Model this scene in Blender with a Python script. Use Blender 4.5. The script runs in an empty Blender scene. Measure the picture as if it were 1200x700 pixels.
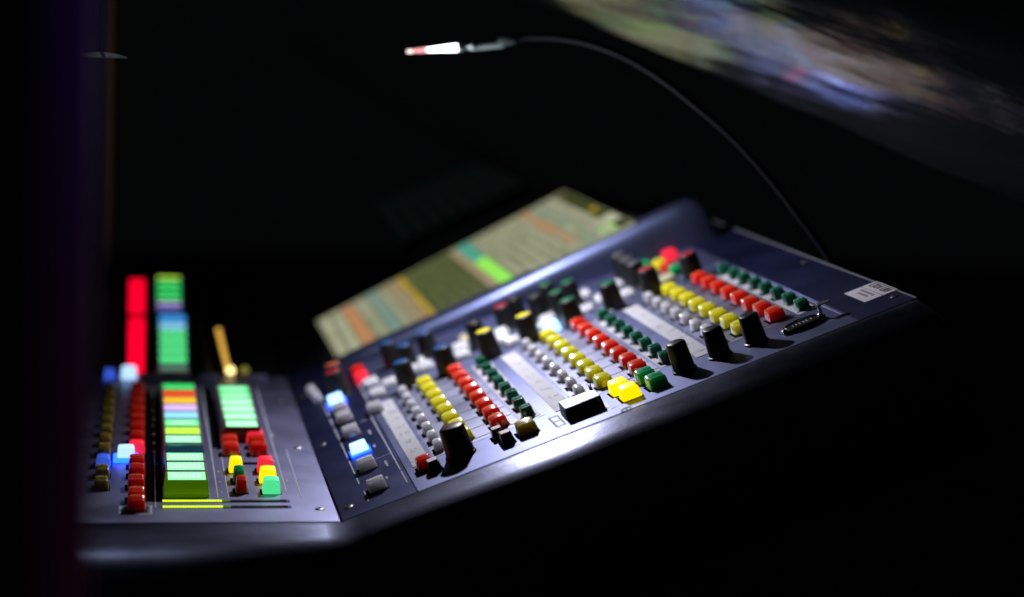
import bpy, bmesh, math, random
from mathutils import Vector, Matrix

random.seed(7)
S = bpy.context.scene
C = S.collection

# ------------------------------------------------------------------ camera, world, light, exposure
cam = bpy.data.cameras.new('camera')
cam.sensor_width = 36.0
cam.lens = 69.18
cam.clip_start = 0.02
cam.clip_end = 50
cam.dof.use_dof = True
cam.dof.focus_distance = 0.795
cam.dof.aperture_fstop = 4.4
cam.dof.aperture_blades = 0
camo = bpy.data.objects.new('camera', cam)
C.objects.link(camo)
camo.matrix_world = Matrix((
    (0.98237, -0.01638, -0.18622, -0.07740),
    (-0.18195, 0.14483, -0.97258, -0.73718),
    (0.04290, 0.98932, 0.13930, 0.19157),
    (0, 0, 0, 1)))
S.camera = camo

w = bpy.data.worlds.new('World')
S.world = w
w.use_nodes = True
w.node_tree.nodes['Background'].inputs[0].default_value = (0.75, 0.85, 1.0, 1)
w.node_tree.nodes['Background'].inputs[1].default_value = 0.0016

S.view_settings.view_transform = 'Standard'
S.view_settings.look = 'None'
S.view_settings.exposure = 0.0
S.view_settings.gamma = 1.0
S.render.engine = 'CYCLES'
S.cycles.use_denoising = True
S.cycles.max_bounces = 6
S.cycles.sample_clamp_indirect = 6


def lamp(name, kind, loc, target, power, color, size=0.01, spot=None, blend=1.0):
    d = bpy.data.lights.new(name, kind)
    d.energy = power
    d.color = color
    if kind in ('SPOT', 'POINT'):
        d.shadow_soft_size = size
    if kind == 'SPOT':
        d.spot_size = math.radians(spot)
        d.spot_blend = blend
    if kind == 'AREA':
        d.size = size
    o = bpy.data.objects.new(name, d)
    C.objects.link(o)
    o.location = loc
    o.rotation_euler = (Vector(target) - Vector(loc)).to_track_quat('-Z', 'Y').to_euler()
    return o


# the console light's own light: a small bare lamp at the end of the gooseneck
lamp('led_light', 'SPOT', (0.058, 0.205, 0.172), (0.130, 0.120, 0.012), 1.88, (0.885, 0.875, 1.0), 0.0028, 158, 0.62)
# fill spots added close by, each aimed at one dark thing
lamp('stage_violet', 'SPOT', (0.30, -0.30, 0.62), (-0.09, -0.32, 0.24), 1.5, (0.22, 0.06, 1.0), 0.05, 16)
lamp('stage_magenta', 'SPOT', (0.25, -0.36, -0.04), (-0.09, -0.32, 0.10), 0.09, (1.0, 0.02, 0.45), 0.05, 22)
lamp('stage_amber', 'SPOT', (0.25, 0.25, 1.2), (-0.10, 0.475, 0.25), 1.1, (1.0, 0.42, 0.12), 0.03, 14)
lamp('stage_white', 'SPOT', (-0.16, 0.50, 1.1), (-0.0945, 0.0856, 0.172), 6.0, (0.85, 0.9, 1.0), 0.02, 5)

# ------------------------------------------------------------------ materials


def mat(name, col, rough=0.5, metal=0.0, spec=0.5, emit=None, es=0.0, coat=0.0, trans=0.0):
    m = bpy.data.materials.new(name)
    m.use_nodes = True
    b = m.node_tree.nodes['Principled BSDF']
    b.inputs['Base Color'].default_value = (*col, 1)
    b.inputs['Roughness'].default_value = rough
    b.inputs['Metallic'].default_value = metal
    b.inputs['Specular IOR Level'].default_value = spec
    b.inputs['Coat Weight'].default_value = coat
    b.inputs['Transmission Weight'].default_value = trans
    if emit:
        b.inputs['Emission Color'].default_value = (*emit, 1)
        b.inputs['Emission Strength'].default_value = es
    return m


def grain(m, scale=900, amount=0.25, bump=0.05, rough_var=0.12, dust=0.0, blotch=0.0, stretch=None):
    """fine grain, smudges and dust on a principled material (object coordinates)"""
    nt = m.node_tree
    b = nt.nodes['Principled BSDF']
    base = tuple(b.inputs['Base Color'].default_value)
    tc = nt.nodes.new('ShaderNodeTexCoord')
    src = tc.outputs['Object']
    if stretch:
        mp = nt.nodes.new('ShaderNodeMapping')
        mp.inputs['Scale'].default_value = stretch
        nt.links.new(src, mp.inputs['Vector'])
        src = mp.outputs['Vector']
    n1 = nt.nodes.new('ShaderNodeTexNoise')
    n1.inputs['Scale'].default_value = scale
    n1.inputs['Detail'].default_value = 3
    nt.links.new(src, n1.inputs['Vector'])
    mx = nt.nodes.new('ShaderNodeMix')
    mx.data_type = 'RGBA'
    mx.inputs['A'].default_value = tuple(c * (1 - amount) for c in base[:3]) + (1,)
    mx.inputs['B'].default_value = tuple(min(1, c * (1 + amount)) for c in base[:3]) + (1,)
    nt.links.new(n1.outputs['Fac'], mx.inputs['Factor'])
    out = mx.outputs['Result']
    n2 = nt.nodes.new('ShaderNodeTexNoise')
    n2.inputs['Scale'].default_value = 38
    n2.inputs['Detail'].default_value = 6
    nt.links.new(src, n2.inputs['Vector'])
    mr = nt.nodes.new('ShaderNodeMapRange')
    r0 = b.inputs['Roughness'].default_value
    mr.inputs['From Min'].default_value = 0.3
    mr.inputs['From Max'].default_value = 0.7
    mr.inputs['To Min'].default_value = max(0.05, r0 - rough_var)
    mr.inputs['To Max'].default_value = min(1, r0 + rough_var)
    nt.links.new(n2.outputs['Fac'], mr.inputs['Value'])
    nt.links.new(mr.outputs['Result'], b.inputs['Roughness'])
    if blotch:
        m3 = nt.nodes.new('ShaderNodeMix')
        m3.data_type = 'RGBA'
        m3.blend_type = 'MULTIPLY'
        m3.inputs['Factor'].default_value = blotch
        cr = nt.nodes.new('ShaderNodeValToRGB')
        cr.color_ramp.elements[0].position = 0.36
        cr.color_ramp.elements[0].color = (0.45, 0.45, 0.45, 1)
        cr.color_ramp.elements[1].position = 0.6
        nt.links.new(n2.outputs['Fac'], cr.inputs['Fac'])
        nt.links.new(out, m3.inputs['A'])
        nt.links.new(cr.outputs['Color'], m3.inputs['B'])
        out = m3.outputs['Result']
    if dust:
        n3 = nt.nodes.new('ShaderNodeTexVoronoi')
        n3.inputs['Scale'].default_value = 210
        nt.links.new(src, n3.inputs['Vector'])
        lt = nt.nodes.new('ShaderNodeMath')
        lt.operation = 'LESS_THAN'
        nt.links.new(n3.outputs['Distance'], lt.inputs[0])
        # only a few of the cells carry a speck
        sep = nt.nodes.new('ShaderNodeSeparateColor')
        nt.links.new(n3.outputs['Color'], sep.inputs['Color'])
        rr = nt.nodes.new('ShaderNodeMapRange')
        rr.inputs['From Min'].default_value = 1 - dust
        rr.inputs['From Max'].default_value = 1.0
        rr.inputs['To Min'].default_value = 0.0
        rr.inputs['To Max'].default_value = 0.075
        nt.links.new(sep.outputs['Red'], rr.inputs['Value'])
        nt.links.new(rr.outputs['Result'], lt.inputs[1])
        m4 = nt.nodes.new('ShaderNodeMix')
        m4.data_type = 'RGBA'
        nt.links.new(lt.outputs['Value'], m4.inputs['Factor'])
        nt.links.new(out, m4.inputs['A'])
        m4.inputs['B'].default_value = (0.75, 0.76, 0.8, 1)
        out = m4.outputs['Result']
    nt.links.new(out, b.inputs['Base Color'])
    if bump:
        bp = nt.nodes.new('ShaderNodeBump')
        bp.inputs['Strength'].default_value = bump
        bp.inputs['Distance'].default_value = 0.0004
        nt.links.new(n1.outputs['Fac'], bp.inputs['Height'])
        nt.links.new(bp.outputs['Normal'], b.inputs['Normal'])
    return m


M = {}
M['deck'] = grain(mat('lip_paint', (0.086, 0.096, 0.155), 0.31, 1.0), 900, 0.25, 0.12, 0.07, dust=0.02, blotch=0.45, stretch=(0.22, 1, 1))
M['plate_l'] = grain(mat('grey_plate', (0.262, 0.266, 0.415), 0.44, 1.0), 1500, 0.22, 0.08, 0.035, dust=0.04, blotch=0.08)
M['plate_r'] = grain(mat('blue_plate', (0.165, 0.185, 0.330), 0.47, 0.95), 1500, 0.22, 0.08, 0.045, dust=0.05, blotch=0.15)
M['plate_d'] = grain(mat('dark_blue_plate', (0.038, 0.048, 0.135), 0.46, 1.0), 1500, 0.28, 0.08, 0.045, dust=0.09, blotch=0.18)
M['zone'] = grain(mat('grey_print', (0.25, 0.26, 0.355), 0.50, 0.85), 1500, 0.15, 0.06, dust=0.03, blotch=0.2)
M['bezel'] = grain(mat('bezel_paint', (0.082, 0.098, 0.185), 0.37, 0.85), 1400, 0.15, 0.06, 0.05, blotch=0.15)
M['pale'] = grain(mat('pale_print', (0.62, 0.60, 0.64), 0.5), 1200, 0.1, 0.03, blotch=0.15)
M['tape'] = grain(mat('scribble_tape', (0.60, 0.59, 0.61), 0.6), 700, 0.12, 0.15, blotch=0.25)
M['label'] = grain(mat('label_white', (0.84, 0.79, 0.82), 0.5), 1200, 0.05, 0.03)
M['ink'] = mat('ink', (0.05, 0.05, 0.07), 0.6)
M['faint_ink'] = mat('faint_pen', (0.30, 0.30, 0.34), 0.6)
M['line'] = mat('printed_line', (0.55, 0.57, 0.64), 0.5)
M['groove'] = mat('dark_line', (0.020, 0.040, 0.046), 0.6, spec=0.2)
M['black'] = grain(mat('black_plastic', (0.012, 0.012, 0.014), 0.38), 900, 0.3, 0.05)
M['knob'] = grain(mat('knob_rubber', (0.010, 0.010, 0.011), 0.42), 800, 0.3, 0.08)
M['hole'] = mat('socket_black', (0.004, 0.004, 0.005), 0.9, spec=0.0)  # black of sockets, slots and the painted shadow strips
M['chrome'] = mat('chrome', (0.75, 0.74, 0.72), 0.16, 1.0)
M['screw'] = grain(mat('screw_steel', (0.30, 0.29, 0.28), 0.42, 1.0), 1500, 0.2, 0.1)
M['body'] = grain(mat('body_black', (0.003, 0.003, 0.0045), 0.7, spec=0.05), 900, 0.2, 0.05)
M['rimmetal'] = mat('edge_trim', (0.55, 0.56, 0.60), 0.35, 0.8)


def keymat(name, col, rough=0.30):
    m = mat(name, col, rough, 0, 0.08, coat=0.9)
    b = m.node_tree.nodes['Principled BSDF']
    b.inputs['Coat Roughness'].default_value = 0.085
    b.inputs['Coat IOR'].default_value = 1.85
    b.inputs['Subsurface Weight'].default_value = 1.0
    b.inputs['Subsurface Radius'].default_value = (0.010, 0.010, 0.010)
    b.inputs['Subsurface Scale'].default_value = 1.0
    return grain(m, 1800, 0.08, 0.0, 0.06, blotch=0.12)


M['red'] = keymat('red_key', (0.74, 0.014, 0.006))
M['yellow'] = keymat('yellow_key', (0.86, 0.68, 0.012))
M['mustard'] = keymat('mustard_key', (0.42, 0.30, 0.02))
M['dullyellow'] = keymat('dull_yellow_key', (0.14, 0.105, 0.010))
M['white'] = keymat('white_key', (0.47, 0.46, 0.49))
M['bright'] = keymat('bright_white_key', (0.86, 0.84, 0.88))  # rear white keys under the lamp, its brightness put into the colour
M['grey'] = keymat('grey_key', (0.52, 0.51, 0.54))
M['green'] = keymat('green_key', (0.008, 0.085, 0.040), 0.26)
M['midgreen'] = keymat('mid_green_key', (0.010, 0.30, 0.085))
M['cream'] = keymat('cream_key', (0.66, 0.60, 0.36))
M['blackkey'] = keymat('black_key', (0.015, 0.014, 0.014))
M['peach'] = mat('peach_top', (0.80, 0.55, 0.42), 0.4)
M['silver'] = mat('silver_top', (0.50, 0.50, 0.53), 0.45, 0.8)


def glow(name, col, es, base=None):
    return mat(name, base or tuple(c * 0.5 for c in col), 0.4, emit=col, es=es)


M['g_blue'] = glow('lit_blue_key', (0.35, 0.66, 1.0), 2.3)
M['g_bluehalo'] = glow('blue_key_skirt', (0.006, 0.045, 1.0), 9.0)  # blue light spilling from lit keys, put in as a glowing slab
M['g_bluedim'] = glow('dim_blue_key', (0.05, 0.13, 0.85), 0.7)
M['g_white'] = glow('lit_white_blue_key', (0.42, 0.66, 1.0), 1.35)
M['g_yellow'] = glow('lit_yellow_key', (1.0, 0.74, 0.0), 1.15)
M['g_red'] = glow('lit_red_key', (1.0, 0.02, 0.05), 0.8)
M['g_redlcd'] = glow('lit_red_segment', (1.0, 0.0, 0.025), 1.15)
M['g_green'] = glow('lit_green_key', (0.10, 0.95, 0.36), 0.8)
M['g_mint'] = glow('green_window', (0.11, 0.92, 0.28), 1.0)
M['g_mintpale'] = glow('pale_green_window', (0.33, 1.0, 0.50), 1.05)
M['g_readout'] = glow('pale_readout', (0.60, 1.0, 0.72), 1.0)
M['g_lime'] = glow('lime_window', (0.55, 0.95, 0.07), 0.95)
M['g_olive'] = glow('olive_window', (0.30, 0.55, 0.03), 0.7)
M['g_cyan'] = glow('cyan_window', (0.30, 0.75, 1.0), 0.95)
M['g_sky'] = glow('sky_blue_window', (0.06, 0.36, 0.95), 0.95)
M['g_lilac'] = glow('lilac_window', (0.72, 0.50, 0.98), 0.95)
M['g_violet'] = glow('violet_window', (0.22, 0.20, 0.75), 0.8)
M['g_orange'] = glow('orange_window', (1.0, 0.55, 0.02), 0.95)
M['g_scarlet'] = glow('scarlet_window', (0.90, 0.07, 0.01), 0.9)
M['g_grn'] = glow('true_green_window', (0.05, 0.80, 0.16), 0.9)
M['g_gold'] = glow('gold_led', (1.0, 0.55, 0.09), 1.0)
M['g_bulb'] = glow('warm_bulb', (1.0, 0.78, 0.28), 2.6)
M['g_meter'] = glow('meter_led_lit', (0.62, 0.82, 0.015), 1.5)
M['g_meterdim'] = glow('meter_led_low', (0.14, 0.26, 0.01), 0.5)
M['m_offg'] = mat('meter_led_green_off', (0.05, 0.10, 0.05), 0.3)
M['m_offy'] = mat('meter_led_olive_off', (0.14, 0.15, 0.02), 0.3)
M['m_offr'] = mat('meter_led_red_off', (0.14, 0.012, 0.02), 0.3)
M['lcdbody'] = mat('lcd_key_body', (0.30, 0.28, 0.28), 0.3, coat=0.3)
M['lcdgreen'] = mat('lcd_key_body_green', (0.06, 0.13, 0.006), 0.25, emit=(0.06, 0.16, 0.0), es=0.55, coat=0.3)
M['lcdred'] = mat('lcd_key_body_red', (0.10, 0.008, 0.02), 0.25, coat=0.3)  # the red keys' reflection put into the body colour
M['lcddark'] = mat('lcd_unlit_body', (0.015, 0.06, 0.085), 0.25, emit=(0.0, 0.018, 0.03), es=0.8, coat=0.4)  # blue bleed from a neighbouring lit key put into colour and emission
M['brass'] = mat('dull_brass_led', (0.07, 0.055, 0.03), 0.5)
M['led_core'] = glow('led_tube', (0.93, 0.97, 1.0), 7.5)
M['led_end'] = glow('led_end', (1.0, 0.86, 0.84), 2.2)
M['led_red'] = glow('led_tip_red', (1.0, 0.40, 0.42), 1.7)
M['neck'] = grain(mat('gooseneck_black', (0.007, 0.008, 0.010), 0.6, spec=0.15), 900, 0.3, 0.05)
M['tube'] = grain(mat('lamp_tube', (0.18, 0.24, 0.22), 0.35), 900, 0.2, 0.03)
M['post'] = grain(mat('post_paint', (0.30, 0.30, 0.32), 0.6), 300, 0.2, 0.05)
M['stand'] = grain(mat('stand_paint', (0.28, 0.13, 0.06), 0.55), 300, 0.2, 0.05)
M['shade'] = grain(mat('shade_enamel', (0.30, 0.29, 0.30), 0.5), 900, 0.2, 0.03)
M['rail'] = grain(mat('rail_paint', (0.62, 0.66, 0.64), 0.6), 300, 0.2, 0.05)
M['floor'] = grain(mat('table_black', (0.010, 0.010, 0.011), 0.75), 80, 0.3, 0.1)
M['glass'] = mat('dark_glass', (0.010, 0.012, 0.018), 0.2)
M['frame'] = grain(mat('screen_frame', (0.012, 0.013, 0.012), 0.6, spec=0.2), 500, 0.2, 0.05)

# ------------------------------------------------------------------ coordinates of the desk
FOLD = math.radians(21.74)
CF, SF = math.cos(FOLD), math.sin(FOLD)
MRP = Matrix(((CF, 0, -SF), (0, 1, 0), (SF, 0, CF)))         # right wing, risen 22 degrees about the seam


def RW(u, v, h=0.0):
    """right wing, millimetres: u from the first key column, v from the front key row"""
    p = MRP @ Vector(((u + 70) / 1000, (v + 36.5) / 1000, h / 1000))
    return p


def LW(x, y, h=0.0):
    return Vector((x / 1000, y / 1000, h / 1000))


R_ROT = MRP.to_4x4()
BT = math.radians(15)
B_ROT = Matrix.Rotation(BT, 4, 'X')


def BW(x, t, h=0.0):
    """meter bridge behind the left section, tilted 15 degrees"""
    p = Vector((0, 0.290, 0)) + B_ROT.to_3x3() @ Vector((x / 1000, t / 1000, h / 1000))
    return p


SR = math.radians(7.3)
MS = MRP @ Matrix.Rotation(-SR, 3, 'Y')


def SW(s, t, h=0.0):
    """touch screen plane"""
    return RW(-40, 250) + MS @ Vector((s / 1000, t / 1000, h / 1000))


S_ROT = MS.to_4x4()

# ------------------------------------------------------------------ object helpers


def link(name, me, parent=None, mw=None, m=None):
    if m is not None and not me.materials:
        me.materials.append(m)
    o = bpy.data.objects.new(name, me)
    C.objects.link(o)
    if parent:
        o.parent = parent
    if mw is not None:
        o.matrix_local = mw
    return o


def bm_mesh(bm, name, smooth=True, angle=38):
    bmesh.ops.recalc_face_normals(bm, faces=bm.faces)
    me = bpy.data.meshes.new(name)
    bm.to_mesh(me)
    bm.free()
    if smooth:
        for p in me.polygons:
            p.use_smooth = True
        me.set_sharp_from_angle(angle=math.radians(angle))
    return me


def box_bm(bm, x0, x1, y0, y1, z0, z1, tx=0.0, ty=0.0):
    """box whose top is drawn in by tx, ty"""
    vs = [bm.verts.new(p) for p in (
        (x0, y0, z0), (x1, y0, z0), (x1, y1, z0), (x0, y1, z0),
        (x0 + tx, y0 + ty, z1), (x1 - tx, y0 + ty, z1), (x1 - tx, y1 - ty, z1), (x0 + tx, y1 - ty, z1))]
    for f in ((0, 3, 2, 1), (4, 5, 6, 7), (0, 1, 5, 4), (1, 2, 6, 5), (2, 3, 7, 6), (3, 0, 4, 7)):
        bm.faces.new([vs[i] for i in f])


def mm_box(name, x0, x1, y0, y1, z0, z1, bev=0.0, tx=0.0, ty=0.0, seg=2):
    bm = bmesh.new()
    k = 0.001
    box_bm(bm, x0 * k, x1 * k, y0 * k, y1 * k, z0 * k, z1 * k, tx * k, ty * k)
    if bev:
        bmesh.ops.bevel(bm, geom=[e for e in bm.edges], offset=bev * k, segments=seg, profile=0.6, affect='EDGES')
    return bm_mesh(bm, name)


def key_mesh(name, w_, d, h, dish=0.5, bev=0.6, tap=0.5, crown=0.35):
    """push button cap: tapered block, top dished front to back and slightly crowned across, rounded edges"""
    bm = bmesh.new()
    k = 0.001
    n, nx = 6, 6
    top = []
    for i in range(n + 1):
        a = i / n
        y = -d / 2 + tap + (d - 2 * tap) * a
        row = []
        for j in range(nx + 1):
            q = 2 * j / nx - 1
            z = h - dish * math.sin(math.pi * a) - 0.25 * (1 - a) - crown * q * q
            row.append(bm.verts.new((q * (w_ / 2 - tap) * k, y * k, z * k)))
        top.append(row)
    bot = [bm.verts.new((sx * w_ / 2 * k, sy * d / 2 * k, 0)) for sy in (-1, 1) for sx in (-1, 1)]
    for i in range(n):
        for j in range(nx):
            bm.faces.new((top[i][j], top[i][j + 1], top[i + 1][j + 1], top[i + 1][j]))
    bm.faces.new([bot[0], bot[1]] + top[0][::-1])
    bm.faces.new([bot[3], bot[2]] + top[n])
    bm.faces.new([bot[2], bot[0]] + [top[i][0] for i in range(n + 1)])
    bm.faces.new([bot[1], bot[3]] + [top[i][nx] for i in range(n, -1, -1)])
    bm.faces.new((bot[0], bot[2], bot[3], bot[1]))
    bmesh.ops.recalc_face_normals(bm, faces=bm.faces)
    ed = [e for e in bm.edges if len(e.link_faces) == 2 and e.calc_face_angle(0) > math.radians(42) and max(v.co.z for v in e.verts) > 0.0005]
    bmesh.ops.bevel(bm, geom=ed, offset=bev * k, segments=3, profile=0.5, affect='EDGES', clamp_overlap=True)
    return bm_mesh(bm, name, angle=60)


def lathe_mesh(name, prof, n=40, flute=0.0, nf=0):
    bm = bmesh.new()
    k = 0.001
    rings = []
    for r, z in prof:
        ring = []
        for i in range(n):
            a = 2 * math.pi * i / n
            rr = r * (1 + (flute * math.cos(nf * a) if flute and r > 1 else 0))
            ring.append(bm.verts.new((rr * math.cos(a) * k, rr * math.sin(a) * k, z * k)))
        rings.append(ring)
    for a, b in zip(rings, rings[1:]):
        for i in range(n):
            bm.faces.new((a[i], a[(i + 1) % n], b[(i + 1) % n], b[i]))
    bm.faces.new(list(reversed(rings[0])))
    bm.faces.new(rings[-1])
    return bm_mesh(bm, name, angle=40)


def tube_mesh(name, pts, radii, n=14):
    bm = bmesh.new()
    pts = [Vector(p) for p in pts]
    rings = []
    ref = Vector((0, 0, 1))
    for i, p in enumerate(pts):
        t = (pts[min(i + 1, len(pts) - 1)] - pts[max(i - 1, 0)]).normalized()
        if abs(t.dot(ref)) > 0.95:
            ref = Vector((0, 1, 0))
        a = t.cross(ref).normalized()
        b = t.cross(a)
        r = radii[i] if isinstance(radii, (list, tuple)) else radii
        rings.append([bm.verts.new(p + r * (a * math.cos(2 * math.pi * j / n) + b * math.sin(2 * math.pi * j / n))) for j in range(n)])
    for r0, r1 in zip(rings, rings[1:]):
        for j in range(n):
            bm.faces.new((r0[j], r0[(j + 1) % n], r1[(j + 1) % n], r1[j]))
    bm.faces.new(rings[0])
    bm.faces.new(rings[-1])
    return bm_mesh(bm, name, angle=60)


def spline(pts, m=8):
    P = [Vector(p) for p in pts]
    out = []
    for i in range(len(P) - 1):
        p0, p1, p2, p3 = P[max(i - 1, 0)], P[i], P[i + 1], P[min(i + 2, len(P) - 1)]
        for j in range(m):
            t = j / m
            out.append(0.5 * ((2 * p1) + (p2 - p0) * t + (2 * p0 - 5 * p1 + 4 * p2 - p3) * t * t + (3 * p1 - p0 - 3 * p2 + p3) * t ** 3))
    out.append(P[-1])
    return out


def thing(name, label, cat, loc=(0, 0, 0), group=None):
    o = bpy.data.objects.new(name, None)
    C.objects.link(o)
    o.location = loc
    o.empty_display_size = 0.02
    o['label'] = label
    o['category'] = cat
    if group:
        o['group'] = group
    return o


# ------------------------------------------------------------------ table
bm = bmesh.new()
box_bm(bm, -1.2, 1.2, -0.5, 1.6, -0.13, -0.092)
tb = link('tabletop', bm_mesh(bm, 'tabletop', smooth=False), m=M['floor'])
tb['kind'] = 'structure'

# ------------------------------------------------------------------ the mixing console
con = thing('mixing_console', 'dark mixing console with rows of coloured buttons, black knobs and a lit screen', 'mixing console')

# lip, apron and underside: one lofted body
stations = [(-230, 0.0), (-120, 0.0), (-50, 0.0), (-16, 0.0), (0, 0.0)]
prof = [(400, -1.2), (320, -1.2), (0, -1.2), (-7.2, -1.2), (-7.5, -1.1), (-7.75, -0.15), (-8.3, -0.05), (-10.5, -0.28), (-15, -1.05), (-21, -2.25)]
RL = 20.0
A0 = math.radians(12)
for i in range(0, 13):
    a = A0 + (math.radians(90) - A0) * i / 12
    prof.append((-21.6 - RL * (math.sin(a) - math.sin(A0)), -2.38 - RL * (math.cos(A0) - math.cos(a))))
prof += [(-37.4, -52), (-33, -60), (0, -62), (400, -62)]
sect = []


def nar(y, h, x):
    """the lip is slimmer where the two sections meet"""
    k = 1 - 0.16 * math.exp(-((x - 18) / 42) ** 2) + (0.42 * min(1, max(0, (-x - 5) / 60)) if x < 0 else 0)
    if y < -8.3 and h > -40:
        return -8.3 + (y + 8.3) * k, -0.05 + (h + 0.05) * k
    return y, h


for xx in (-230, -150, -100, -75, -60, -50, -42, -35, -28, -21, -14, -7, 0, 7, 14, 21, 28, 35, 42, 50, 60, 80, 140, 200, 240, 243, 244.6):
    # the lip turns smoothly from one section into the other
    q = min(1, max(0, (xx + 52) / 104))
    q = q * q * (3 - 2 * q)
    rm = Matrix.Rotation(-FOLD * q, 3, 'Y')
    base = LW(xx, 0) if xx <= 0 else MRP @ Vector((xx / 1000, 0, 0))
    k = {243: 0.7, 244.6: 2.2}.get(xx, 0.0)
    row = []
    for y_, h_ in prof:
        y, h = nar(y_, h_, xx)
        row.append(base + rm @ Vector((0, (y + (k * 0.5 if y < 0 else 0)) / 1000, (h - k) / 1000)))
    sect.append(row)
bm = bmesh.new()
vv = [[bm.verts.new(p) for p in s] for s in sect]
for a, b in zip(vv, vv[1:]):
    for i in range(len(prof) - 1):
        bm.faces.new((a[i], a[i + 1], b[i + 1], b[i]))
    bm.faces.new((a[-1], a[0], b[0], b[-1]))
bm.faces.new(vv[0])
bm.faces.new(list(reversed(vv[-1])))
link('body', bm_mesh(bm, 'body', angle=30), con, m=M['deck'])

# faceplates
link('faceplate', mm_box('faceplate', -229, -0.35, -7.2, 296, -1.19, 0.0, 0.25, seg=1), con, Matrix.Identity(4), M['plate_l'])
pd = link('faceplate', mm_box('faceplate_strip', 0.25, 31, -7.2, 298, -1.19, 0.0, 0.25, seg=1), con, R_ROT, M['plate_d'])
pd['label'] = 'narrow dark blue faceplate beside the seam'
pr = link('faceplate', mm_box('faceplate_main', 31.15, 217.6, -7.2, 298, -1.19, 0.0, 0.2, seg=1), con, R_ROT, M['plate_r'])
pr['label'] = 'main blue grey faceplate of the right wing'
pe = link('faceplate', mm_box('faceplate_end', 217.75, 242.6, -7.2, 298, -1.19, 0.0, 0.25, seg=1), con, R_ROT, M['plate_d'])
pe['label'] = 'dark end plate at the right edge'
link('edge_trim', mm_box('edge_trim', 242.75, 243.5, -6.5, 300, -2.6, 0.2, 0.2), con, R_ROT, M['rimmetal'])


def flat(quads, name, parent, m, rot, h=0.1):
    """thin printed inlays, each a shallow slab; coordinates in mm of the local frame"""
    bm = bmesh.new()
    for x0, x1, y0, y1 in quads:
        box_bm(bm, x0 / 1000, x1 / 1000, y0 / 1000, y1 / 1000, 0.00002, h / 1000)
    return link(name, bm_mesh(bm, name, smooth=False), parent, rot, m)


U = lambda u: u + 70.0
Vv = lambda v: v + 36.5
for g in range(3):
    o = U(62 * g)
    flat([(o - 26.5, o + 11, Vv(-6), Vv(121))], 'printed_panel', con, M['zone'], R_ROT, 0.10)
    flat([(o + 12.0, o + 20.8, Vv(-3), Vv(121))], 'printed_strip', con, M['pale'], R_ROT, 0.14)
    ln = []
    for r in range(8):
        v = Vv(-1.6 + 16.15 * r)
        ln.append((o - 17.5, o + 11.0, v - 0.2, v + 0.6))
    flat(ln, 'printed_lines', con, M['groove'], R_ROT, 0.18)['kind'] = 'stuff'
    # scribble strip with pen marks
    tp = flat([(o - 35.7, o - 28.2, Vv(-8.5 if g != 1 else -8), Vv(120))], 'scribble_strip', con, M['tape'], R_ROT, 0.25)
    marks = []
    for r in range(8):
        v = Vv(1 + 15.6 * r)
        for k in range(random.randint(3, 6)):
            a = random.uniform(-33.6, -30.4)
            b = v + random.uniform(-2.5, 2.5)
            if random.random() < 0.5:
                marks.append((o + a, o + a + random.uniform(1.0, 2.2), b, b + 0.35))
            else:
                marks.append((o + a, o + a + 0.35, b, b + random.uniform(0.8, 2.0)))
    mk = flat(marks, 'pen_marks', tp, M['faint_ink'], Matrix.Identity(4), 0.32)
    mk['kind'] = 'stuff'
    flat([(o - 35.7, o - 28.2, Vv(-0.5), Vv(-0.2))], 'pen_line', tp, M['faint_ink'], Matrix.Identity(4), 0.3)

# printed outlines, small legends on the faceplates
lines = []


def outline(x0, x1, y0, y1, t=0.45):
    lines.extend([(x0, x1, y0, y0 + t), (x0, x1, y1 - t, y1), (x0, x0 + t, y0 + t, y1 - t), (x1 - t, x1, y0 + t, y1 - t)])


lines += [(U(-58.3), U(-57.8), Vv(-2), Vv(178)), (U(-40.9), U(-40.4), Vv(-4), Vv(120)), (U(-40.9), U(-40.4), Vv(-26), Vv(-6)),
          (U(-57.8), U(-57.3), Vv(-31), Vv(-15)), (U(-52), U(-40.9), Vv(26), Vv(26.4))]
lines += [(U(42.8), U(43.2), Vv(-31), Vv(2)), (U(22.3), U(22.7), Vv(-34), Vv(-10)), (U(-12), U(-11.6), Vv(-20), Vv(-10)), (U(-10), U(-9.7), Vv(-22), Vv(-12)),
          (U(18.6), U(22.0), Vv(-5.5), Vv(-5.1)), (U(146.5), U(146.9), Vv(-28), Vv(120))]
lines += [(U(24.2), U(24.6), Vv(122), Vv(190)), (U(-38.6), U(-38.1), Vv(124), Vv(196))]
flat(lines, 'printed_outline', con, M['line'], R_ROT, 0.11)['kind'] = 'stuff'
leg = []


def legend(x, y, n, rows=1, along='y', s=1.0):
    for r in range(rows):
        p = 0
        for k in range(n):
            a = random.uniform(0.5, 1.0) * s
            if along == 'y':
                leg.append((x + r * 1.9 * s, x + r * 1.9 * s + 1.0 * s, y - p - a, y - p))
            else:
                leg.append((x + p, x + p + a, y - r * 1.9 * s, y - r * 1.9 * s + 0.9 * s))
            p += a + 0.32 * s


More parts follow.
